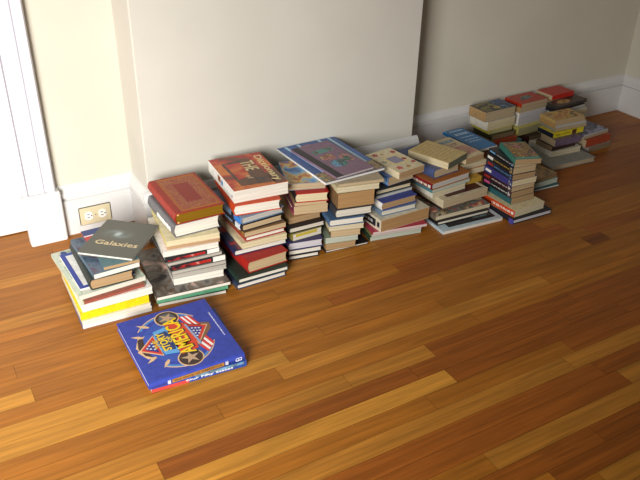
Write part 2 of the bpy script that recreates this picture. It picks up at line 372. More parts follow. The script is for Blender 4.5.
def galaxy_mat():
    m = bpy.data.materials.new('spiral_galaxy_print'); m.use_nodes = True; nt = m.node_tree; b = nt.nodes['Principled BSDF']
    tc = nt.nodes.new('ShaderNodeTexCoord'); sep = nt.nodes.new('ShaderNodeSeparateXYZ'); nt.links.new(tc.outputs['Object'], sep.inputs[0])
    def mth(op, a, c=None, v=None):
        n = nt.nodes.new('ShaderNodeMath'); n.operation = op
        nt.links.new(a, n.inputs[0]) if not isinstance(a, float) else setattr(n.inputs[0], 'default_value', a)
        if c is not None: nt.links.new(c, n.inputs[1])
        if v is not None: n.inputs[1].default_value = v
        return n.outputs[0]
    x = mth('ADD', sep.outputs['X'], v=.014); y = mth('ADD', sep.outputs['Y'], v=-.022); y = mth('MULTIPLY', y, v=1.5)
    r2 = mth('ADD', mth('MULTIPLY', x, x), mth('MULTIPLY', y, y)); rr = mth('SQRT', r2); an = mth('ARCTAN2', y, x)
    ph = mth('SUBTRACT', mth('MULTIPLY', an, v=2.0), mth('MULTIPLY', rr, v=95.0)); sp = mth('ADD', mth('MULTIPLY', mth('SINE', ph), v=.5), v=.5)
    fall = mth('POWER', mth('MAXIMUM', mth('SUBTRACT', mth('MULTIPLY', rr, v=-17.0), v=-1.0), v=0.0), v=1.5)
    core = mth('POWER', mth('MAXIMUM', mth('SUBTRACT', mth('MULTIPLY', rr, v=-60.0), v=-1.0), v=0.0), v=1.2)
    val = mth('ADD', mth('MULTIPLY', mth('MULTIPLY', sp, fall), v=.75), mth('ADD', mth('MULTIPLY', fall, v=.2), core))
    ra = nt.nodes.new('ShaderNodeValToRGB'); e = ra.color_ramp.elements
    e[0].color = srgb('5a5b54'); e[0].position = 0; e[1].color = srgb('b8c6c4'); e[1].position = 1.0; q = e.new(.4); q.color = srgb('7a8684')
    nt.links.new(val, ra.inputs['Fac']); nt.links.new(ra.outputs['Color'], b.inputs['Base Color']); b.inputs['Roughness'].default_value = .33
    return m

def ornate_mat():
    m = bpy.data.materials.new('gilt_scrollwork'); m.use_nodes = True; nt = m.node_tree; b = nt.nodes['Principled BSDF']
    tc = nt.nodes.new('ShaderNodeTexCoord'); v = nt.nodes.new('ShaderNodeTexNoise'); v.inputs['Scale'].default_value = 75; v.inputs['Distortion'].default_value = 2.2; v.inputs['Detail'].default_value = 1
    nt.links.new(tc.outputs['Object'], v.inputs['Vector']); ra = nt.nodes.new('ShaderNodeValToRGB'); e = ra.color_ramp.elements
    e[0].position = .44; e[0].color = srgb('8e2c1a'); e[1].position = .60; e[1].color = srgb('8e2c1a'); q = e.new(.52); q.color = srgb('b07a3e')
    nt.links.new(v.outputs['Fac'], ra.inputs['Fac']); nt.links.new(ra.outputs['Color'], b.inputs['Base Color']); b.inputs['Roughness'].default_value = .42
    return m

def cover_art(root, art, L, dd, t):
    X, Y = L/2, dd/2
    if art.startswith('photo:'):
        cs = art.split(':')[1].split(',')
        on_top('cover_picture', rect(-X*.97, X*.97, -Y*.97, Y*.97), t, art_mat(cs, 16, int(L*1000) % 17), root, .0003)
    elif art.startswith('coverpanel'):
        c = art.split(':')[1]; on_top('cover_panel', rect(-X*.72, X*.86, -Y*.80, Y*.9), t, ink(PAL[c]), root, .0003)
        if c == 'black': on_top('cover_picture', rect(X*.2, X*.8, -Y*.6, -Y*.1), t+.0003, art_mat(['black', 'greyteal', 'black2'], 60), root, .0003)
    elif art == 'dogs':
        on_top('cover_picture', rect(-X*.9, X*.9, -Y*.95, Y*.95), t, art_mat(['mint', 'whitec', 'sage', 'mint'], 25), root, .0003)
        on_top('cover_figure', disc_pts(-X*.66, Y*.86, .012, 14, .8, 1.2), t+.0003, ink('35507c'), root, .0003)
    elif art == 'frame':
        bm = bmesh.new(); q = .014
        for a in (rect(-X, -X+q, -Y, Y), rect(X-q, X, -Y, Y), rect(-X+q, X-q, -Y, -Y+q), rect(-X+q, X-q, Y-q, Y)): plate(bm, a, t, t+.0004)
        link('cover_border', bm, ink('3a4a9a'), root)
    elif art == 'redblue': on_top('cover_band', rect(-X, X, Y*.2, Y), t, ink('3a4a7c'), root); on_top('cover_band', rect(-X, X, Y*.02, Y*.16), t, ink('dfe0e2'), root)
    elif art == 'galaxy':
        on_top('cover_picture', rect(-X*.985, X*.985, -Y*.985, Y*.985), t, galaxy_mat(), root, .0002)
        text('title_lettering', 'Galaxies', .138, .024, (.006, -.034, t+.0002), 0, ink('d9c49a'), root)
    elif art == 'ornate':
        gm = ink('b8863c'); bm = bmesh.new()
        for q in (.010, .015):
            x0, x1, y0, y1 = -X+q+.012, X-q, -Y+q, Y-q; w = .0016
            for a in (rect(x0, x0+w, y0, y1), rect(x1-w, x1, y0, y1), rect(x0+w, x1-w, y0, y0+w), rect(x0+w, x1-w, y1-w, y1)): plate(bm, a, t, t+.0004)
        link('gilt_border', bm, gm, root)
        om = ornate_mat(); bm = bmesh.new(); x0, x1, y0, y1 = -X+.030, X-.019, -Y+.019, Y-.019; w = .030
        for a in (rect(x0, x0+w, y0, y1), rect(x1-w, x1, y0, y1), rect(x0+w, x1-w, y0, y0+w+.012), rect(x0+w, x1-w, y1-w-.012, y1)): plate(bm, a, t, t+.0003)
        link('gilt_scrollwork', bm, om, root)
        on_top('centre_panel', rect(x0+w, x1-w, y0+w+.012, y1-w-.012), t, nmat('panel_red', '8a2418', .42, .12, 120), root, .0003)
        bm = bmesh.new()
        for zz in (.0055, t-.0055): box(bm, -X+.003, -X+.009, -Y+.001, -Y+.0034, zz-.0025, zz+.0025)
        link('headband', bm, ink('d8b46a'), root)
    elif art == 'dictionary':
        om = art_mat(['orangedict', 'orange', 'red3', 'brown'], 9, 3)
        on_top('cover_picture', rect(-X*.985, X*.985, -Y*.985, Y*.985), t, om, root, .0002)
        on_top('cover_panel', [(-X*.70, Y*.62), (-X*.62, -Y*.80), (X*.62, -Y*.86), (X*.50, -Y*.05), (-X*.05, Y*.20), (X*.05, Y*.66)], t+.0002, art_mat(['char', 'brown', 'char'], 14), root, .0002)
        on_top('cover_picture', [(-X*.60, Y*.52), (-X*.52, -Y*.42), (-X*.05, -Y*.34), (-X*.02, Y*.54)], t+.0004, art_mat(['orange', 'red3', 'orangedict'], 10), root, .0002)
        on_top('cover_band', rect(X*.55, X*.97, -Y*.97, -Y*.3), t+.0002, art_mat(['char', 'brown', 'umber'], 14), root, .0002)
        text('title_lettering', 'Dictionary', .215, .034, (X*.74, -.002, t+.0005), -math.pi/2, ink('e3cf98'), root)
        text('title_lettering', 'THE', .078, .046, (X*.22, .036, t+.0005), -math.pi/2, ink('d8c898'), root)
        text('subtitle_lettering', 'of', .03, .018, (-X*.1, -.05, t+.0005), -math.pi/2, ink('b8a888'), root)
        bm = bmesh.new(); box(bm, -X-.0008, -X+.0002, Y*.02, Y*.22, t*.34, t*.78); link('spine_picture', bm, ink('8a4a2a'), root)
        bm = bmesh.new(); box(bm, -X-.0008, -X+.0002, -Y*.18, -Y*.02, t*.30, t*.66); link('spine_picture', bm, ink('6a86b0'), root)
        bm = bmesh.new(); box(bm, -X-.0008, -X+.0002, -Y*.86, -Y*.82, t*.3, t*.5); link('spine_mark', bm, ink('55525a'), root)
    elif art == 'bluebook':
        sm = ink('b4d2e4')
        on_top('cover_picture', rect(-X*.99, X*.99, -Y*.99, Y*.99), t, nmat('print_blue', '3b5f9c', .32, .25, 14), root, .0002)
        for k, (xa, xb) in enumerate(((-.78, -.70), (.74, .74), (.38, .40), (-.36, -.3))):
            on_top('cover_stripe', [(X*xa, Y*.97), (X*xa+.011, Y*.97), (X*xb+.011, -Y*.55), (X*xb, -Y*.55)], t+.0002, sm, root, .0002)
        on_top('cover_picture', rect(-X*.99, X*.99, -Y*.985, -Y*.55), t+.0002, art_mat(['speckle', 'umber', 'comictan', 'greyteal'], 60), root, .0003)
        on_top('cover_figure', disc_pts(-X*.1, Y*.78, .022, 16, 1.4, .6), t+.0002, art_mat(['brick', 'rose', 'brown'], 30), root, .0003)
    elif art == 'comic':
        on_top('spine_strip', rect(-X, -X+.030, -Y, Y), t, nmat('comic_black', '27232a', .4, .2, 30), root, .0003)
        pm = [('4f6f6c', [(-.058, .060), (.018, .064), (.028, .105), (-.048, .098)])]
        on_top('title_panel', [(-.034, .052), (.052, .056), (.052, .088), (-.034, .084)], t, art_mat(['greyteal', 'teal', 'umber'], 40), root, .0003)
        on_top('cover_figure', [(-.030, -.008), (.012, -.014), (.022, .022), (-.004, .038), (-.03, .02)], t, art_mat(['char', 'rose', 'brown', 'comictan'], 45), root, .0004)
        on_top('cover_figure', [(-.034, -.07), (.006, -.08), (.030, -.062), (.03, -.03), (-.004, -.018), (-.03, -.03)], t, art_mat(['teal', 'skyblue', 'char', 'teal'], 50), root, .0004)
        on_top('cover_figure', [(.030, -.05), (.066, -.06), (.07, .0), (.046, .022), (.026, -.01)], t, art_mat(['teal', 'rose', 'char', 'tealgreen'], 50, 2), root, .0004)
        on_top('cover_figure', [(-.036, .005), (-.014, -.002), (-.01, .022), (-.032, .03)], t, ink('c9a860'), root, .0003)
    elif art == 'floral':
        on_top('title_panel', rect(-X*.32, X*.45, -Y*.28, Y*.28), t, nmat('lavender_panel', '8f8aa2', .4, .15, 90), root, .0003)
        bm = bmesh.new(); q = .004; x0, x1, y0, y1 = -X*.45, X*.58, -Y*.42, Y*.42
        for a in (rect(x0, x0+q, y0, y1), rect(x1-q, x1, y0, y1), rect(x0+q, x1-q, y0, y0+q), rect(x0+q, x1-q, y1-q, y1)): plate(bm, a, t, t+.0003)
        link('panel_border', bm, ink('dcc878'), root)
        for px, py, c, rad in ((.72, .62, 'a8323c', .010), (-.55, .74, 'b04a4c', .011), (.62, -.1, '9c2c38', .009), (-.5, -.66, 'c05a5a', .012), (.1, -.72, 'b08040', .008), (.8, -.5, 'a83844', .008), (-.1, .66, 'c09858', .007), (-.75, .05, '9aa088', .010)):
            on_top('flower', [(px*X+rad*(1+.25*math.cos(5*a))*math.cos(a), py*Y+rad*(1+.25*math.cos(5*a))*math.sin(a)) for a in [2*math.pi*i/25 for i in range(25)]], t, ink(c), root, .0004)
    elif art == 'tantext':
        bm = bmesh.new(); rr = random.Random(4)
        for k in range(9):
            y = Y*(.8-.19*k); x = -X*.75
            while x < X*.7:
                w = rr.uniform(.006, .018); plate(bm, rect(x, min(X*.75, x+w), y, y+.0028), t, t+.0002); x += w+.004
        link('faded_lettering', bm, ink('a8905c'), root)
    elif art == 'bluetext':
        bm = bmesh.new(); rr = random.Random(5)
        for k, (y, hh) in enumerate(((.78, .012), (.50, .010), (.42, .010), (.15, .007), (-.1, .006), (-.3, .006))):
            x = -X*.6; bm = bmesh.new()
            while x < X*.7:
                w = rr.uniform(.005, .014); plate(bm, rect(x, min(X*.75, x+w), Y*y, Y*y+hh), t, t+.0003); x += w+.004
            link('cover_lettering', bm, ink('b8d4e4'), root)
        on_top('corner_roundel', disc_pts(-X*.86, Y*.92, .008, 16), t, ink('4fa8dc'), root, .0003)
    elif art == 'beigecover':
        bm = bmesh.new(); rr = random.Random(8); x = -X*.8
        while x < X*.55:
            w = rr.uniform(.006, .011); plate(bm, rect(x, x+w, Y*.55, Y*.55+.022), t, t+.0003); x += w+.003
        link('title_lettering', bm, ink('6f9ab0'), root)
        on_top('cover_picture', [(-X*.8, Y*.18), (X*.5, Y*.18), (X*.6, Y*.42), (-X*.7, Y*.42)], t, art_mat(['umber', 'rose', 'beige', 'umber'], 40), root, .0003)
        on_top('cover_picture', rect(-X*.8, X*.9, -Y*.75, Y*.05), t, art_mat(['beige', 'rose', 'beige'], 14), root, .0003)
    elif art == 'scifi': on_top('cover_picture', rect(-X*.82, X*.95, -Y*.72, Y*.92), t, art_mat(['gold', 'brown', 'comictan', 'char', 'rose'], 34), root, .0003); on_top('cover_band', rect(-X*.9, X*.9, -Y*.93, -Y*.76), t, ink('6fa090'), root, .0003)
    elif art == 'nightcover':
        on_top('cover_picture', rect(-X*.9, X*.15, -Y*.9, Y*.9), t, art_mat(['nightblue', 'char', 'olive', 'navy'], 24), root, .0003)
        on_top('cover_picture', rect(X*.15, X*.97, -Y*.9, Y*.9), t, art_mat(['deepblue', 'nightblue', 'skyblue'], 18), root, .0003)
        on_top('cover_figure', disc_pts(0, -Y*.45, .016, 18, 1.2, .8), t+.0003, ink('b09a50'), root, .0003)
    elif art == 'redcover': on_top('cover_figure', [(-X*.55, -Y*.2), (-X*.1, -Y*.35), (X*.5, 0), (X*.4, Y*.5), (-X*.2, Y*.45)], t, art_mat(['char', 'greyteal', 'brick'], 30), root, .0003)
    elif art == 'browncover': on_top('cover_figure', disc_pts(-X*.25, Y*.05, .028, 20, 1.5, .8), t, art_mat(['umber', 'comictan', 'rose'], 25), root, .0003)
    elif art == 'tancomic': on_top('cover_picture', rect(-X*.85, X*.9, -Y*.85, Y*.9), t, art_mat(['comictan', 'brick', 'gold', 'comictan', 'umber'], 30), root, .0003)
    elif art == 'lilaccover': on_top('cover_picture', rect(-X*.95, X*.97, -Y*.95, Y*.95), t, art_mat(['lilac', 'navydark', 'lav', 'lilac'], 14), root, .0003)
    elif art == 'america': america_cover(root, L, dd, t)

def america_cover(root, L, dd, t):
    e = .0003; T = math.pi/2
    def pl(name, pts, c, lv): return on_top(name, pts, t+lv*e, ink(c) if len(c) == 6 else _m[c], root, e)
    TAN, RED, LB, NAVY, YEL, DK = 'd8b48a', 'c8372c', '5fa0d8', '22307c', 'f0cc20', '42302c'
    EM = thing_part('cover_emblem', root)
    def P(name, pts, c, lv):
        o = on_top(name, pts, t+lv*e, ink(c), EM, e); return o
    def Rg(name, cx, cy, r0, r1, c, lv, a0=0, a1=2*math.pi, sx=1, sy=1):
        bm = bmesh.new(); ring(bm, cx, cy, r0, r1, t+lv*e, t+(lv+1)*e, 40, a0, a1, sx, sy); return link(name, bm, ink(c), EM)
    # sweeping light blue ribbon arcs with tan outlines around the emblem
    Rg('ribbon', -.010, .002, .097, .103, '4a86c4', 0, math.radians(95), math.radians(140), 1, 1.18)
    Rg('ribbon', -.010, -.002, .097, .103, '4a86c4', 0, math.radians(235), math.radians(330), 1, 1.18)
    Rg('ribbon', -.010, .002, .097, .103, '4a86c4', 0, math.radians(40), math.radians(85), 1, 1.18)
    Rg('ribbon_edge', -.010, -.002, .104, .107, TAN, 0, math.radians(232), math.radians(335), 1, 1.18)
    Rg('ribbon_edge', -.010, .002, .104, .107, TAN, 0, math.radians(38), math.radians(143), 1, 1.18)
    # two dark medallions with tan stars
    for cy, rot in ((.103, -T), (-.098, T)):
        P('medallion', disc_pts(0, cy, .036, 36), TAN, 1); P('medallion', disc_pts(0, cy, .0325, 36), DK, 2)
        P('medallion', disc_pts(0, cy, .024, 36), '5a6064' if cy > 0 else '3c2e2c', 3); P('star', star_pts(0, cy, .027, rot, .36), 'b99a7c', 4)
    # right flag triangle and stripes
    P('flag_outline', [(.036, .062), (.104, .030), (.100, .004), (.040, -.062)], '7a5a48', 1)
    P('flag_panel', [(.036, .054), (.096, .022), (.040, -.056)], TAN, 2); P('flag_panel', [(.038, .049), (.091, .020), (.042, -.049)], RED, 3); P('flag_panel', [(.042, .037), (.078, .017), (.045, -.030)], NAVY, 4)
    for x, y in ((.049, .024), (.049, .011), (.050, -.003), (.050, -.016), (.058, .020), (.058, .006), (.059, -.008), (.067, .016), (.066, .003)): P('star', star_pts(x, y, .0042), 'e8e8ee', 5)
    for k, c in enumerate(('d63a34', 'efe9e4', 'd63a34', 'efe9e4', 'd63a34')):
        o = .0075*k
        P('flag_stripe', [(.030+o*.9, .094-o*.15), (.037+o*.9, .092-o*.15), (.050+o, .040-o*.5), (.043+o, .044-o*.5)], c, 2)
        P('flag_stripe', [(.040+o*.9, -.060+o), (.046+o*.9, -.054+o), (.058+o*.8, -.092+o*.9), (.052+o*.8, -.097+o*.9)], c, 2)
    # red ribbon, crossbars
    P('banner', [(-.016, .074), (.034, .062), (.046, .0), (.034, -.068), (-.016, -.076), (-.022, 0)], 'd0452a', 5)
    P('crossbar', [(.034, .050), (.040, .048), (.050, -.052), (.044, -.056)], '8a9ec0', 6)
    # left stars triangle
    P('flag_panel', [(-.062, .044), (-.118, -.010), (-.062, -.058)], TAN, 2); P('flag_panel', [(-.064, .038), (-.112, -.010), (-.064, -.052)], RED, 3); P('flag_panel', [(-.069, .022), (-.102, -.010), (-.070, -.038)], NAVY, 4)
    for x, y in ((-.076, .008), (-.076, -.006), (-.076, -.020), (-.086, .001), (-.086, -.014), (-.094, -.008)): P('star', star_pts(x, y, .0042), 'e8e8ee', 5)
    # eagle-dark left wing and tan spearheads
    for k in (-1, 1): P('wing_edge', [(-.082, -.003+k*.056), (-.106, -.003+k*.048), (-.122, -.003+k*.010), (-.116, -.003-k*.004), (-.108, -.003+k*.030), (-.090, -.003+k*.046)], TAN, 0)
    P('wing', [(-.090, .052), (-.108, .040), (-.116, .004), (-.108, -.034), (-.092, -.050), (-.100, -.010)], DK, 1)
    for (x0, y0), (x1, y1) in (((-.060, .084), (-.091, .108)), ((-.090, .045), (-.119, .063)), ((-.084, -.052), (-.113, -.070)), ((-.056, -.080), (-.079, -.107))):
        dx, dy = x1-x0, y1-y0; n = math.hypot(dx, dy); ux, uy = dx/n, dy/n
        P('spearhead', [(x0-uy*.003, y0+ux*.003), (x0+ux*n*.4-uy*.006, y0+uy*n*.4+ux*.006), (x1, y1), (x0+ux*n*.4+uy*.006, y0+uy*n*.4-ux*.006), (x0+uy*.003, y0-ux*.003)], TAN, 2)
    # light-blue scroll behind the small words
    P('scroll', [(-.058, .056), (-.020, .064), (-.008, 0), (-.020, -.064), (-.058, -.056), (-.066, 0)], LB, 5)
    P('scroll_shade', [(-.056, .040), (-.024, .046), (-.014, 0), (-.024, -.046), (-.056, -.040), (-.060, 0)], '2b3a6c', 6)
    z = t+7.2*e
    text('title_lettering', 'AMERICA', .180, .050, (.0035, .006, z-.0002), T, ink('30283c'), EM, .0003, bold=.04)
    text('title_lettering', 'AMERICA', .175, .045, (.002, .006, z), T, ink(YEL), EM, .0004, bold=.022)
    text('title_lettering', 'THE', .040, .015, (-.0655, -.002, z), T, ink('e0b428'), EM, bold=.03)
    text('title_lettering', 'STORY', .086, .023, (-.0445, 0, z), T, ink(YEL), EM, bold=.03)
    text('title_lettering', 'OF', .030, .011, (-.0265, .004, z), T, ink('e0c040'), EM, bold=.03)
    # small white line near the right edge, illegible at this size
    bm = bmesh.new(); rr = random.Random(3); y = -.048
    while y < .077:
        w = rr.uniform(.002, .0045); plate(bm, rect(.119, .1222, y, min(.077, y+w)), t, t+e); y += w+rr.choice((.0012, .0012, .003))
    link('small_lettering', bm, ink('d8dcec'), root)
    # spine lettering on the near side
    SM = Matrix.Rotation(math.pi/2, 4, 'X')
    bm = bmesh.new(); box(bm, -L*.27, L*.27, -dd/2-.0052, -dd/2+.001, t*.18, t*.66); link('spine_panel', bm, ink('a87838'), root)
    text('spine_lettering', 'the story of AMERICA', L*.5, t*.34, (0, -dd/2-.0052, t*.42), SM, ink('4a3428'), root, .0004)
    for xx in (-.30, .30):
        bm = bmesh.new(); box(bm, L*xx-.004, L*xx+.004, -dd/2-.0052, -dd/2+.001, t*.18, t*.66); link('spine_mark', bm, ink('c8ccd8'), root)
    bm = bmesh.new(); x, w, hh = L*.43, .009, t*.24
    for a in ((x-w, x+w, t*.40+hh-.0015, t*.40+hh), (x-w, x+w, t*.40-hh, t*.40-hh+.0015), (x-w, x-w+.0015, t*.40-hh, t*.40+hh), (x+w-.0015, x+w, t*.40-hh, t*.40+hh), (x-.001, x+.001, t*.40-hh, t*.40+hh)):
        box(bm, a[0], a[1], -dd/2-.0048, -dd/2+.001, a[2], a[3])
    link('spine_emblem', bm, ink('d8dcec'), root)

def thing_part(name, parent):
    # the emblem's ground: a thin printed sheet carrying the drawing
    bm = bmesh.new(); plate(bm, disc_pts(-.010, 0, .088, 48, 1, 1.16), parent['t'], parent['t']+.0002)
    return link(name, bm, nmat('emblem_blue', '3150aa', .35, .1, 40), parent)

